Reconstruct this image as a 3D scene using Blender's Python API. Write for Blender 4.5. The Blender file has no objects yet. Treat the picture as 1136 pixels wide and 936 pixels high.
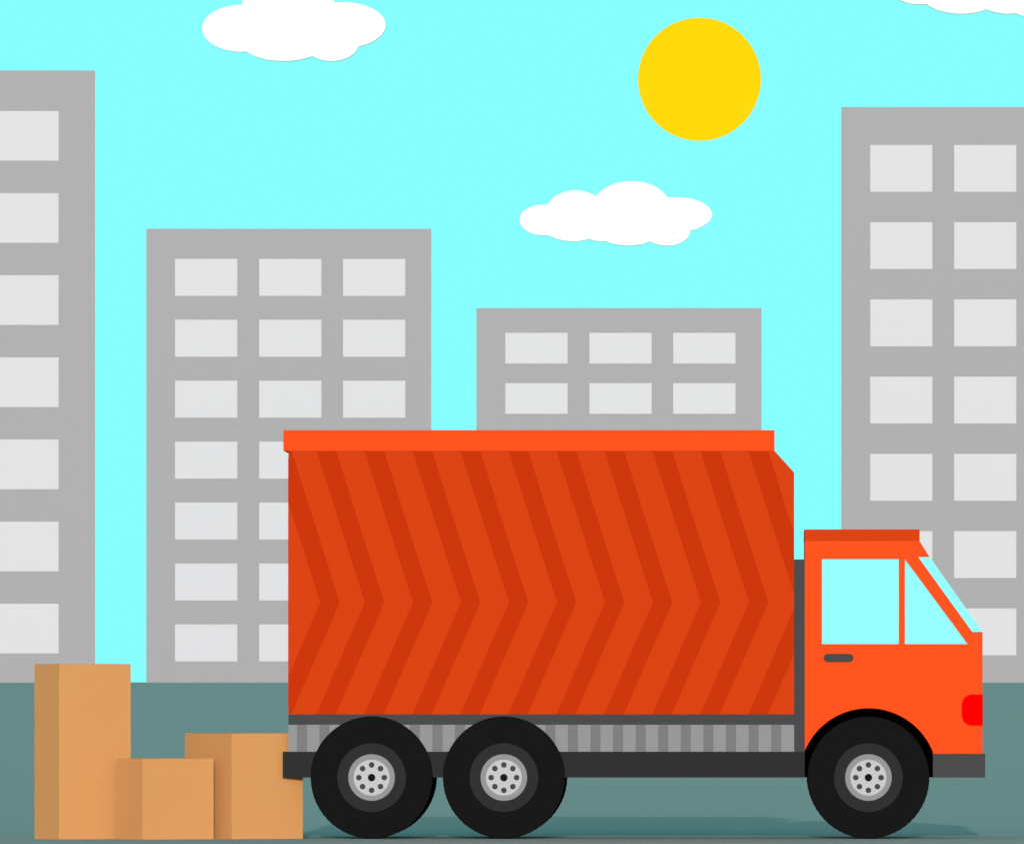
import bpy, bmesh, math
from mathutils import Vector
from mathutils.geometry import tessellate_polygon

S = bpy.context.scene
COL = S.collection

# ---------------------------------------------------------------- scale
# the truck's near side stands on y = 0, 140 metres from a long lens
F = 19040.0          # focal length in photo pixels
CAM = 140.0          # camera stands at y = -CAM
HOR = 756.5          # photo row of the eye level
CX = 830.0           # photo column straight ahead of the camera (the lens is shifted)
EYE = (930 - HOR) / (F / CAM)
SUN_EL = math.radians(9.0)

def X(px, y=0.0): return (px - CX) * (CAM + y) / F
def Z(py, y=0.0): return EYE + (HOR - py) * (CAM + y) / F
def P(pts, y=0.0): return [(X(a, y), Z(b, y)) for a, b in pts]
K = CAM / F          # metres per photo pixel on the truck's side

# ---------------------------------------------------------------- materials
def mat(name, col, rough=0.8, spec=0.0, metal=0.0, noise=0.0, nscale=3.0):
    m = bpy.data.materials.new(name); m.use_nodes = True
    nt = m.node_tree; b = nt.nodes['Principled BSDF']
    b.inputs['Base Color'].default_value = (*col, 1)
    b.inputs['Roughness'].default_value = rough
    b.inputs['Specular IOR Level'].default_value = spec
    b.inputs['Metallic'].default_value = metal
    if noise:
        tc = nt.nodes.new('ShaderNodeTexCoord'); nz = nt.nodes.new('ShaderNodeTexNoise')
        nz.inputs['Scale'].default_value = nscale; nz.inputs['Detail'].default_value = 4
        mr = nt.nodes.new('ShaderNodeMapRange')
        mr.inputs['From Min'].default_value = 0.25; mr.inputs['From Max'].default_value = 0.75
        mr.inputs['To Min'].default_value = 1 - noise; mr.inputs['To Max'].default_value = 1 + noise
        mx = nt.nodes.new('ShaderNodeVectorMath'); mx.operation = 'SCALE'
        mx.inputs[0].default_value = col
        nt.links.new(tc.outputs['Object'], nz.inputs['Vector'])
        nt.links.new(nz.outputs['Fac'], mr.inputs['Value'])
        nt.links.new(mr.outputs['Result'], mx.inputs['Scale'])
        nt.links.new(mx.outputs['Vector'], b.inputs['Base Color'])
    return m

def glow(name, col, strength=1.0):
    m = bpy.data.materials.new(name); m.use_nodes = True
    nt = m.node_tree; nt.nodes.clear()
    e = nt.nodes.new('ShaderNodeEmission'); o = nt.nodes.new('ShaderNodeOutputMaterial')
    e.inputs['Color'].default_value = (*col, 1); e.inputs['Strength'].default_value = strength
    nt.links.new(e.outputs[0], o.inputs['Surface'])
    return m

M = dict(
    sky=glow('sky_cyan', (0.242, 1.0, 1.0)),
    sun=glow('sun_yellow', (1.0, 0.701, 0.0037)),
    ground=mat('ground_teal', (0.36081, 0.48038, 0.44411)),
    cloud=mat('cloud_white', (0.98, 0.98, 0.98)),
    wall=mat('concrete_grey', (0.30462, 0.32104, 0.36846)),
    pane=mat('window_pale', (0.53319, 0.56555, 0.65391)),
    bright=mat('paint_orange', (0.70, 0.067558, 0.012362)),
    red=mat('paint_deep_orange', (0.49759, 0.043987, 0.0062806)),
    stripe=mat('paint_stripe', (0.42591, 0.029253, 0.003346)),
    glass=mat('cab_glass', (0.21576, 0.75, 0.86)),
    lamp=mat('lamp_red', (0.71, 0.0002, 0.0002)),
    dark=mat('chassis_dark', (0.022615, 0.024702, 0.028186)),
    steel=mat('steel_dark_grey', (0.051052, 0.054668, 0.062484)),
    skirt=mat('skirt_grey', (0.2186, 0.23831, 0.27384)),
    slat=mat('skirt_slat', (0.14898, 0.16026, 0.18467)),
    rubber=mat('tyre_rubber', (0.0069533, 0.0076027, 0.008809)),
    ring=mat('tyre_inner', (0.022383, 0.024187, 0.028008)),
    rim=mat('rim_grey', (0.21806, 0.23659, 0.27299)),
    hub=mat('hub_pale', (0.41647, 0.44815, 0.51945)),
    hole=mat('hub_hole', (0.048969, 0.053912, 0.060914)),
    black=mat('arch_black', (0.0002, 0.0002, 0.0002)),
    card=mat('cardboard', (0.59323, 0.30065, 0.12038)),
)

# clouds let part of the light through
_nt = M['cloud'].node_tree; _b = _nt.nodes['Principled BSDF']; _o = _nt.nodes['Material Output']
_t = _nt.nodes.new('ShaderNodeBsdfTranslucent'); _t.inputs['Color'].default_value = (0.97, 0.97, 0.97, 1)
_x = _nt.nodes.new('ShaderNodeMixShader'); _x.inputs[0].default_value = 0.2
_nt.links.new(_b.outputs[0], _x.inputs[1]); _nt.links.new(_t.outputs[0], _x.inputs[2]); _nt.links.new(_x.outputs[0], _o.inputs['Surface'])

# ---------------------------------------------------------------- mesh helpers
class MB:
    """collects shapes, each with a material slot, then becomes one mesh object"""
    def __init__(s): s.v = []; s.f = []; s.m = []; s.sm = []
    def add(s, vs, fs, mi=0, smooth=False):
        o = len(s.v); s.v += [tuple(p) for p in vs]
        for f in fs: s.f.append([o + i for i in f]); s.m.append(mi); s.sm.append(smooth)
    def box(s, x0, x1, y0, y1, z0, z1, mi=0):
        v = [(x, y, z) for x in (x0, x1) for y in (y0, y1) for z in (z0, z1)]
        s.add(v, [(0, 1, 3, 2), (4, 6, 7, 5), (0, 4, 5, 1), (2, 3, 7, 6), (0, 2, 6, 4), (1, 5, 7, 3)], mi)
    def prism(s, outer, y0, y1, mi=0, holes=()):
        """a side-view outline (x, z) with holes, given thickness from y0 to y1"""
        loops = [list(outer)] + [list(h) for h in holes]
        flat = [p for l in loops for p in l]; n = len(flat)
        tris = tessellate_polygon([[Vector((a, b, 0)) for a, b in l] for l in loops])
        v = [(a, y0, b) for a, b in flat] + [(a, y1, b) for a, b in flat]
        f = [tuple(t) for t in tris] + [tuple(n + i for i in reversed(t)) for t in tris]
        o = 0
        for l in loops:
            k = len(l)
            for i in range(k):
                j = (i + 1) % k
                f.append((o + i, o + j, n + o + j, n + o + i))
            o += k
        s.add(v, f, mi)
    def lathe(s, prof, cx, cz, n=96, mi=0, smooth=False):
        """profile of (radius, y) turned about an axle along y"""
        v = []; f = []
        for r, y in prof:
            for i in range(n):
                a = 2 * math.pi * i / n
                v.append((cx + r * math.cos(a), y, cz + r * math.sin(a)))
        for j in range(len(prof) - 1):
            for i in range(n):
                k = (i + 1) % n
                f.append((j * n + i, j * n + k, (j + 1) * n + k, (j + 1) * n + i))
        s.add(v, f, mi, smooth)
    def build(s, name, mats, parent=None, loc=None):
        me = bpy.data.meshes.new(name); me.from_pydata(s.v, [], s.f)
        for m in (mats if isinstance(mats, (list, tuple)) else [mats]): me.materials.append(m)
        for p, mi, sm in zip(me.polygons, s.m, s.sm): p.material_index = mi; p.use_smooth = sm
        bm = bmesh.new(); bm.from_mesh(me)
        bmesh.ops.remove_doubles(bm, verts=bm.verts, dist=1e-6)
        bmesh.ops.recalc_face_normals(bm, faces=bm.faces); bm.to_mesh(me); bm.free()
        o = bpy.data.objects.new(name, me); COL.objects.link(o)
        if parent: o.parent = parent
        if loc: o.location = loc
        return o

def tag(o, label=None, cat=None, group=None, kind=None):
    for k, v in (('label', label), ('category', cat), ('group', group), ('kind', kind)):
        if v: o[k] = v
    return o

def empty(name, loc=(0, 0, 0), rz=0.0):
    o = bpy.data.objects.new(name, None); COL.objects.link(o)
    o.location = loc; o.rotation_euler = (0, 0, rz); o.empty_display_size = 0.3
    return o

# ---------------------------------------------------------------- ground
def rise(y):
    t = min(1, max(0, (y - 28) / 190.0)); t = t * t * (3 - 2 * t)
    return (EYE - 0.012) * t
g = MB()
ys = [-900, -300, -100, -20, 0, 10, 28] + [28 + 190 * i / 40 for i in range(1, 41)] + [400, 900, 1800, 4400]
v = [(x, y, rise(y)) for y in ys for x in (-4400, 4400)]
g.add(v, [(2 * i, 2 * i + 1, 2 * i + 3, 2 * i + 2) for i in range(len(ys) - 1)], smooth=True)
tag(g.build('ground', M['ground']), kind='structure')

# ---------------------------------------------------------------- sky, behind the town
s = MB(); R = 4200.0; na, ne = 80, 30
v = []
for j in range(ne + 1):
    el = math.radians(-3 + 56 * j / ne)
    for i in range(na + 1):
        az = math.radians(-50 + 100 * i / na)
        v.append((R * math.cos(el) * math.sin(az), R * math.cos(el) * math.cos(az), R * math.sin(el)))
f = [(j * (na + 1) + i, j * (na + 1) + i + 1, (j + 1) * (na + 1) + i + 1, (j + 1) * (na + 1) + i) for j in range(ne) for i in range(na)]
s.add(v, f, smooth=True)
tag(s.build('sky', M['sky']), kind='structure')

# the yellow sun disc in the sky: a glowing ball
d = 3300.0; r = 68.2 * d / F; sb = MB(); v = []; n1, n2 = 64, 128
for j in range(n1 + 1):
    t = math.pi * j / n1
    for i in range(n2):
        a = 2 * math.pi * i / n2
        v.append((r * math.sin(t) * math.cos(a), r * math.sin(t) * math.sin(a), r * math.cos(t)))
sb.add(v, [(j * n2 + i, j * n2 + (i + 1) % n2, (j + 1) * n2 + (i + 1) % n2, (j + 1) * n2 + i) for j in range(n1) for i in range(n2)], smooth=True)
tag(sb.build('sun', M['sun'], loc=(X(776, d - CAM), d - CAM, Z(88.3, d - CAM))),
    'flat round yellow sun high in the cyan sky', 'sun')

# ---------------------------------------------------------------- clouds
def puff(mb, cx, cz, y, rx, rz, ry):
    nr, na = 48, 96; E = 60.0
    v = []; f = []
    for side in (-1, 1):
        o = len(v)
        for j in range(nr + 1):
            u = math.sin(math.pi / 2 * j / nr)
            h = ry * (max(0.0, 1 - u ** E)) ** (1 / E)
            for i in range(na):
                a = 2 * math.pi * i / na
                v.append((cx + rx * u * math.cos(a), y + side * h, cz + rz * u * math.sin(a)))
        for j in range(nr):
            for i in range(na):
                k = (i + 1) % na
                f.append((o + j * na + i, o + j * na + k, o + (j + 1) * na + k, o + (j + 1) * na + i))
    mb.add(v, f, 0, True)

def cloud(ells, dist, label):
    y = dist - CAM; q = dist / F
    cx0 = sum(e[0] for e in ells) / len(ells); cy0 = sum(e[1] for e in ells) / len(ells)
    mb = MB()
    for i, (a, b, rx, rz) in enumerate(ells):
        puff(mb, (a - cx0) * q, (cy0 - b) * q, 0.0, rx * q, rz * q, 8 * q + 0.01 * (i % 7))
    o = mb.build('cloud', M['cloud'], loc=(X(cx0, y), y, Z(cy0, y)))
    tag(o, label, 'cloud', 'white clouds')
cloud([(268, 32, 43.5, 26), (320, 4, 51, 33), (380, 28.5, 48, 25.5), (315, 44, 50, 24.3), (368, 48.3, 30.5, 20), (325, 28, 60, 28)],
      2100, 'large white cloud above the grey building behind the truck container, cut by the top edge')
cloud([(603, 244.3, 26.5, 17), (638.5, 236, 33, 24.5), (636, 248, 36, 20), (700.5, 232, 44, 30.7), (750, 238.3, 40, 19.2),
       (740, 257, 25.5, 15.9), (697, 252, 38, 20.8), (668, 250, 28, 18)],
      2150, 'small white cloud directly below the yellow sun')
cloud([(1022, -15, 38, 20.5), (1066, -8, 46, 24), (1118, -4, 36, 20), (1163, -3, 52, 25.5), (1095, -32, 48, 30), (1185, -24, 50, 28)],
      2200, 'white cloud above the tallest building on the right, only its bumpy underside in view')

# ---------------------------------------------------------------- buildings
def building(cols, rows, ph, x0, x1, top, dist, pivot, depth, label):
    """cols: window left edges, rows: window tops (photo pixels of its own distance)"""
    y = dist - CAM; q = dist / F
    root = empty('office_building', (X(pivot, y), y, rise(y)), -math.atan((pivot - CX) / F) if pivot not in (528.5,) else 0.0)
    tag(root, label, 'building', 'grey office blocks behind the truck')
    zb = rise(y)
    lx = lambda px: (px - pivot) * q
    lz = lambda py: Z(py, y) - zb
    w = MB()
    outer = [(lx(x0), -0.3), (lx(x1), -0.3), (lx(x1), lz(top)), (lx(x0), lz(top))]
    holes = [[(lx(a), lz(b + ph)), (lx(a + 69.2), lz(b + ph)), (lx(a + 69.2), lz(b)), (lx(a), lz(b))] for a in cols for b in rows]
    w.prism(outer, 0, 0.10, 0, holes)
    w.box(lx(x0), lx(x1), 0.12, depth, -0.3, lz(top))
    w.box(lx(x0), lx(x1), 0.10, 0.12, lz(rows[0]) + 0.01, lz(top))
    w.build('wall', M['wall'], root)
    pane = None
    wd, hh = 69.2 * q, ph * q
    for a in cols:
        for b in rows:
            loc = (lx(a), 0, lz(b + ph))
            if pane is None:
                p = MB(); p.box(0.002, wd - 0.002, 0.04, 0.118, 0.002, hh - 0.002)
                pane = p.build('window', M['pane'], root, loc)
            else:
                c = pane.copy(); COL.objects.link(c); c.parent = root; c.location = loc
building([-190, -97, -4], [123 + 91 * i for i in range(7)], 55.5, -210.5, 105.5, 78.5, 670, 105.5, 9.0,
         'tall grey building behind the tallest cardboard box, cut by the left edge')
building([194.2, 287.5, 380.5], [287 + 67.5 * i for i in range(7)], 41.3, 162.5, 478.5, 254, 902, 478.5, 10.0,
         'grey building with three window columns behind the rear of the truck container')
building([560.5, 653.8, 746.8], [369 + 55.7 * i for i in range(7)], 34.2, 528.5, 844.8, 341.8, 1094, 528.5, 10.0,
         'lowest grey building, two window rows showing above the truck container')
building([965.3, 1058.4, 1151.4], [160.6 + 85.6 * i for i in range(7)], 52.3, 933.3, 1249, 119, 712, 933.3, 9.0,
         'tall grey building behind the truck cab, cut by the right edge')

# ---------------------------------------------------------------- the truck
W = 2.0
truck = empty('delivery_truck', (X(600), W / 2, 0))
tag(truck, 'orange box truck with a dark chevron striped container and cyan cab windows', 'truck')
def part(mb, name, mats, parent=truck, label=None):
    o = mb.build(name, mats, parent)
    if parent is truck: o.location = (-truck.location.x, -truck.location.y, 0)
    if label: o['label'] = label
    return o

WH = [(412.3, 862.0), (559.0, 862.0), (963.4, 862.0)]
def plate(x0, x1, top, bot, r=67.7):
    """outline of a side plate cut out round the wheels"""
    runs = []; cur = []
    n = max(2, int((x1 - x0) * 2))
    for i in range(n + 1):
        x = x0 + (x1 - x0) * i / n; b = bot
        for cx, cy in WH:
            if abs(x - cx) < r: b = min(b, cy - math.sqrt(r * r - (x - cx) ** 2))
        if b - top > 0.02: cur.append((x, b))
        elif cur: runs.append(cur); cur = []
    if cur: runs.append(cur)
    return [[(c[0][0], top), (c[-1][0], top)] + list(reversed(c)) for c in runs if len(c) > 1]

# container with raised chevron ribs on both long sides
cont = [(320, 500), (859.3, 500), (881, 524), (881, 792), (320, 792)]
c = MB(); c.prism(P(cont), 0, W)
def clip(poly, a, b, cc):                     # keep a*x + b*y <= cc
    out = []
    for i in range(len(poly)):
        p, q = poly[i], poly[(i + 1) % len(poly)]
        fp, fq = a * p[0] + b * p[1] - cc, a * q[0] + b * q[1] - cc
        if fp <= 0: out.append(p)
        if (fp < 0 < fq) or (fq < 0 < fp):
            t = fp / (fp - fq); out.append((p[0] + t * (q[0] - p[0]), p[1] + t * (q[1] - p[1])))
    return out
tops = [302.0] + [351.4 + 53.25 * i for i in range(10)]
for i, t in enumerate(tops):
    ax = t + 53.4
    for quad in ([(t, 500), (t + 21.2, 500), (ax + 21.4, 668), (ax, 668)], [(ax, 668), (ax + 21.4, 668), (t + 20.9, 792), (t - .5, 792)]):
        q = clip(clip(clip(quad, -1, 0, -320), 1, 0, 881), 24, -21.7, 24 * 859.3 - 21.7 * 500)
        if len(q) < 3: continue
        for y0, y1 in ((-0.004, -0.0005), (W + 0.0005, W + 0.004)):
            c.prism(P(q), y0, y1, 1)
# rear doors at the far left end
xe = X(320)
for y0 in (0.06, W / 2 + 0.01):
    c.box(xe - 0.004, xe - 0.001, y0, y0 + W / 2 - 0.07, Z(785), Z(508))
for yy in (W / 2 - 0.12, W / 2 + 0.12):
    c.box(xe - 0.008, xe - 0.0045, yy - 0.012, yy + 0.012, Z(780), Z(515))
part(c, 'container', [M['red'], M['stripe']])
r_ = MB(); r_.box(X(314.4), X(859.3), -0.006, W + 0.006, Z(500), Z(477))
part(r_, 'top_rail', M['bright'], label='bright orange rail along the top of the container')
b_ = MB()
for y0, y1 in ((0.001, 0.05), (W - 0.05, W - 0.001)):
    for pl in plate(320, 881, 792.05, 803.5): b_.prism(P(pl), y0, y1)
b_.box(X(346), X(880), 0.3, W - 0.3, Z(803.5), Z(792.1))
part(b_, 'subframe', M['steel'])
gd = MB(); gd.box(X(881.1), X(892.7), 0.002, W - 0.002, Z(833.4), Z(620.3))
part(gd, 'cab_bulkhead', M['steel'])
for y0, y1, m0, m1 in ((0.003, 0.03, 0.0005, 0.003), (W - 0.03, W - 0.003, W - 0.003, W - 0.0005)):
    for pl in plate(320, 881, 803.5, 833.4):
        sk = MB(); sk.prism(P(pl), y0, y1)
        lo, hi = min(p[0] for p in pl), max(p[0] for p in pl)
        for i in range(22):
            a = 329.4 + 25.05 * i
            for q in plate(a, a + 11.1, 803.6, 833.3):
                if lo - 1 < q[0][0] and q[1][0] < hi + 1: sk.prism(P(q), m0, m1, 1)
        part(sk, 'side_skirt', [M['skirt'], M['slat']], label='grey ribbed skirt under the container')
ch = MB()
for y0, y1 in ((0.0, 0.05), (W - 0.05, W)):
    for pl in plate(313.7, 892.7, 833.4, 862): ch.prism(P(pl), y0, y1)
for yy in (0.62, 1.28): ch.box(X(346), X(1034), yy, yy + 0.1, Z(858), Z(835))
for a in (346, 486, 640, 760, 870): ch.box(X(a), X(a + 8), 0.3, W - 0.3, Z(857), Z(836))
for cx, cy in WH: ch.lathe([(0.0, 0.3), (0.06, 0.3), (0.06, W - 0.3), (0.0, W - 0.3)], X(cx), Z(cy), 24)
part(ch, 'chassis', M['dark'])

# cab
def arc(r, a0, a1, cx=963.6, cy=862.0, n=60):
    return [(cx + r * math.cos(a0 + (a1 - a0) * i / n), cy - r * math.sin(a0 + (a1 - a0) * i / n)) for i in range(n + 1)]
RA = 76.8
aR = math.acos((1034.8 - 963.6) / RA); aL = math.acos((892.8 - 963.6) / RA)
side = [(892.8, 599.7), (1020, 599.7), (1031.3, 617.6), (1018.6, 617.6), (1078.5, 700.7), (1090, 700.7), (1090, 835.7), (1034.8, 835.7)] + arc(RA, aR, aL)
win1 = [(911.8, 619.7), (997.2, 619.7), (997.2, 714.1), (911.8, 714.1)]
win2 = [(1003.8, 619.7), (1073.7, 714.1), (1003.8, 714.1)]
cb = MB()
for y0, y1 in ((0, 0.05), (W - 0.05, W)):
    cb.prism(P(side), y0, y1, 0, [P(win1), P(win2)])
yi, yo = 0.052, W - 0.052
cb.box(X(892.9), X(900), yi, yo, Z(800), Z(599.8))                                   # rear wall
cb.prism(P([(900, 599.8), (1019.8, 599.8), (1031, 617.4), (900, 617.4)]), yi, yo)      # roof and brow
cb.prism(P([(1030, 700.9), (1089.8, 700.9), (1089.8, 835.5), (1080, 835.5), (1080, 716), (1030, 716)]), yi, yo)  # nose and dashboard
cb.box(X(900.1), X(1079.9), yi, yo, Z(780), Z(772))                                  # floor
part(cb, 'cab', M['bright'])
rf = MB(); rf.box(X(892.6), X(1020.2), -0.004, W + 0.004, Z(599.6), Z(587))
part(rf, 'cab_roof', M['red'], label='darker orange roof strip on the cab')
for pts, nm in ((win1, 'side_window'), (win2, 'quarter_window')):
    for y0 in (0.012, W - 0.03):
        m = MB(); m.prism(P([(cx, cy) for cx, cy in pts]), y0, y0 + 0.018)
        part(m, nm, M['glass'])
ws = MB(); ws.prism(P([(1018.7, 617.7), (1031.5, 617.7), (1090, 700.6), (1078.6, 700.6)]), 0.001, W - 0.001)
part(ws, 'windscreen', M['glass'])
for y0, y1 in ((-0.025, -0.0005), (W + 0.0005, W + 0.025)):
    h = MB()
    cap = [(918.2 + 4.3 * math.cos(t), 729.2 - 4.3 * math.sin(t)) for t in [math.pi / 2 + math.pi * i / 12 for i in range(13)]]
    cap += [(942.3 + 4.3 * math.cos(t), 729.2 - 4.3 * math.sin(t)) for t in [-math.pi / 2 + math.pi * i / 12 for i in range(13)]]
    h.prism(P(cap), y0, y1); part(h, 'door_handle', M['steel'])
    l = MB()
    q = [(1090.3, 770), (1090.3, 804.5)]
    q += [(1078.5 + 11.5 * math.cos(t), 793 - 11.5 * math.sin(t)) for t in [-math.pi / 2 - math.pi / 2 * i / 10 for i in range(11)]]
    q += [(1078.5 + 11.5 * math.cos(t), 781.5 - 11.5 * math.sin(t)) for t in [math.pi - math.pi / 2 * i / 10 for i in range(11)]]
    yy = (-0.006, 0.30) if y0 < 0 else (W - 0.30, W + 0.006)
    l.prism(P(q), *((-0.006, -0.0005) if y0 < 0 else (W + 0.0005, W + 0.006)))
    l.box(X(1090.02), X(1090.4), *yy, Z(804.5), Z(770))
    part(l, 'headlight', M['lamp'], label='red headlight wrapped round the cab corner')
bp = MB(); bp.box(X(1035), X(1093), -0.004, W + 0.004, Z(862), Z(835.9))
part(bp, 'bumper', M['steel'])
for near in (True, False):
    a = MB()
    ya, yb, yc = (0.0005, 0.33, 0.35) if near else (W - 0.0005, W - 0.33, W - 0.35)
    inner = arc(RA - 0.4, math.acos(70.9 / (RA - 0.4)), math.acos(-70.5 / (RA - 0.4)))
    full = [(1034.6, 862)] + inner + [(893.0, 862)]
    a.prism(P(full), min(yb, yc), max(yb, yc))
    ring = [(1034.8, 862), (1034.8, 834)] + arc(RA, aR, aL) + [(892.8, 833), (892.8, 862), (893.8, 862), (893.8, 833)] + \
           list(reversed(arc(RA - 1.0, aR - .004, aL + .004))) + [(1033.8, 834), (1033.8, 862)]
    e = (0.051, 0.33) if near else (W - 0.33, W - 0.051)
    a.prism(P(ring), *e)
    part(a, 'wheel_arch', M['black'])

# wheels: six copies of one wheel, sub-parts tyre, rim, hub plate
def make_wheel():
    k = K
    root_m = MB(); root_m.lathe([(26 * k, -0.02), (38.1 * k, -0.02), (38.1 * k, 0.22), (26 * k, 0.22), (26 * k, -0.02)], 0, 0)
    w = root_m.build('wheel', M['ring'], truck)
    t = MB(); t.lathe([(38.1 * k, -0.0195), (38.4 * k, -0.024), (65.9 * k, -0.026), (66.8 * k, -0.0235), (67.5 * k, -0.017), (67.5 * k, 0.245),
                       (66 * k, 0.26), (38.1 * k, 0.26), (38.1 * k, -0.0195)], 0, 0, 128)
    for i in range(60):                                      # tread blocks round the tyre
        a = 2 * math.pi * i / 60; a1 = a + 0.052
        ps = [((67.3 if q_ else 67.72) * k * math.cos(x_), (67.3 if q_ else 67.72) * k * math.sin(x_)) for x_, q_ in ((a, 1), (a1, 1), (a1, 0), (a, 0))]
        for y0, y1 in ((0.01, 0.10), (0.12, 0.21)): t.prism(ps, y0, y1)
    t.build('tyre', M['rubber'], w)
    r = MB(); r.lathe([(20 * k, -0.016), (20 * k, -0.028), (25.6 * k, -0.028), (26 * k, -0.022), (26 * k, 0.2), (20 * k, 0.2), (20 * k, -0.016)], 0, 0, 96)
    r.build('rim', M['rim'], w)
    hb = MB(); hb.lathe([(0.0001, -0.024), (20 * k, -0.024), (20 * k, 0.02), (0.0001, 0.02)], 0, 0, 96)
    for i in range(8):
        a = math.pi / 4 * i
        hb.lathe([(0.0001, -0.0262), (3.1 * k, -0.0262), (3.1 * k, -0.0241)], 14.1 * k * math.cos(a), 14.1 * k * math.sin(a), 32, 1)
    hb.lathe([(0.0001, -0.03), (4.1 * k, -0.03), (4.1 * k, -0.0241)], 0, 0, 40, 2)
    hb.build('hub_plate', [M['hub'], M['hole'], M['rubber']], w)
    return w
w0 = make_wheel(); first = True
for cx, cy in WH:
    for near in (True, False):
        if first: w = w0; first = False
        else:
            w = w0.copy(); COL.objects.link(w); w.parent = truck
            for chd in w0.children[:]:
                if chd.parent is w0:
                    d_ = chd.copy(); COL.objects.link(d_); d_.parent = w
        w.location = (X(cx) - truck.location.x, (0 if near else W) - truck.location.y, Z(cy))
        w.rotation_euler = (0, 0, 0 if near else math.pi)

# ---------------------------------------------------------------- cardboard boxes
TH = math.radians(35)
def carton(edge, left, right, top, y, label):
    """edge: photo column of the near upright corner; left/right: silhouettes"""
    q = (CAM + y) / F
    wd = (right - edge) * q / math.cos(TH); dp = (edge - left) * q / math.sin(TH); h = Z(top, y)
    for _i in range(8):      # the far corners stand a little deeper than the near one
        dp = (X(edge, y) - X(left, y + dp * math.cos(TH))) / math.sin(TH)
        wd = (X(right, y + wd * math.sin(TH)) - X(edge, y)) / math.cos(TH)
    m = MB()
    m.box(0, wd, 0, dp, 0, h - 0.004)
    m.box(0.0, wd, 0, dp / 2 - 0.002, h - 0.0035, h); m.box(0.0, wd, dp / 2 + 0.002, dp, h - 0.0035, h)   # closed top flaps
    o = m.build('cardboard_box', M['card'], loc=(X(edge, y), y, 0.0)); o.rotation_euler = (0, 0, TH)
    tag(o, label, 'box', 'cardboard boxes behind the truck')
carton(65.5, 38.3, 145, 736, -0.45, 'tallest upright cardboard box, at the far end from the truck')
carton(158, 130.7, 237, 841, -0.60, 'lowest cardboard box, standing in front of the other two boxes')
carton(257, 205, 336, 813, -0.22, 'medium height cardboard box reaching in under the rear of the truck')

# ---------------------------------------------------------------- light
wld = bpy.data.worlds.new('World'); S.world = wld; wld.use_nodes = True
nt = wld.node_tree; bg = nt.nodes['Background']
sk_ = nt.nodes.new('ShaderNodeTexSky'); sk_.sky_type = 'NISHITA'; sk_.sun_disc = False
sk_.sun_elevation = SUN_EL; sk_.sun_rotation = math.pi; sk_.ozone_density = 1.0; sk_.dust_density = 1.6
nt.links.new(sk_.outputs['Color'], bg.inputs['Color']); bg.inputs['Strength'].default_value = 0.15
sl = bpy.data.lights.new('sunlight', 'SUN'); sl.energy = 2.4; sl.angle = math.radians(0.5); sl.color = (1.0, 0.99, 0.975)
so = bpy.data.objects.new('sunlight', sl); COL.objects.link(so)
so.rotation_euler = (math.pi / 2 - SUN_EL, 0, 0); so.location = (0, -60, 30)

# ---------------------------------------------------------------- camera
cd = bpy.data.cameras.new('camera'); co = bpy.data.objects.new('camera', cd); COL.objects.link(co)
co.location = (0, -CAM, EYE); co.rotation_euler = (math.pi / 2, 0, 0)
cd.sensor_width = 36; cd.sensor_fit = 'HORIZONTAL'; cd.lens = 36 * F / 1136.0
cd.shift_x = (568 - CX) / 1136.0; cd.shift_y = (HOR - 468) / 1136.0
cd.clip_start = 1; cd.clip_end = 8000
S.camera = co
S.view_settings.view_transform = 'Standard'; S.view_settings.look = 'None'
S.view_settings.exposure = 0; S.view_settings.gamma = 1
S.render.film_transparent = False
S.cycles.use_denoising = True
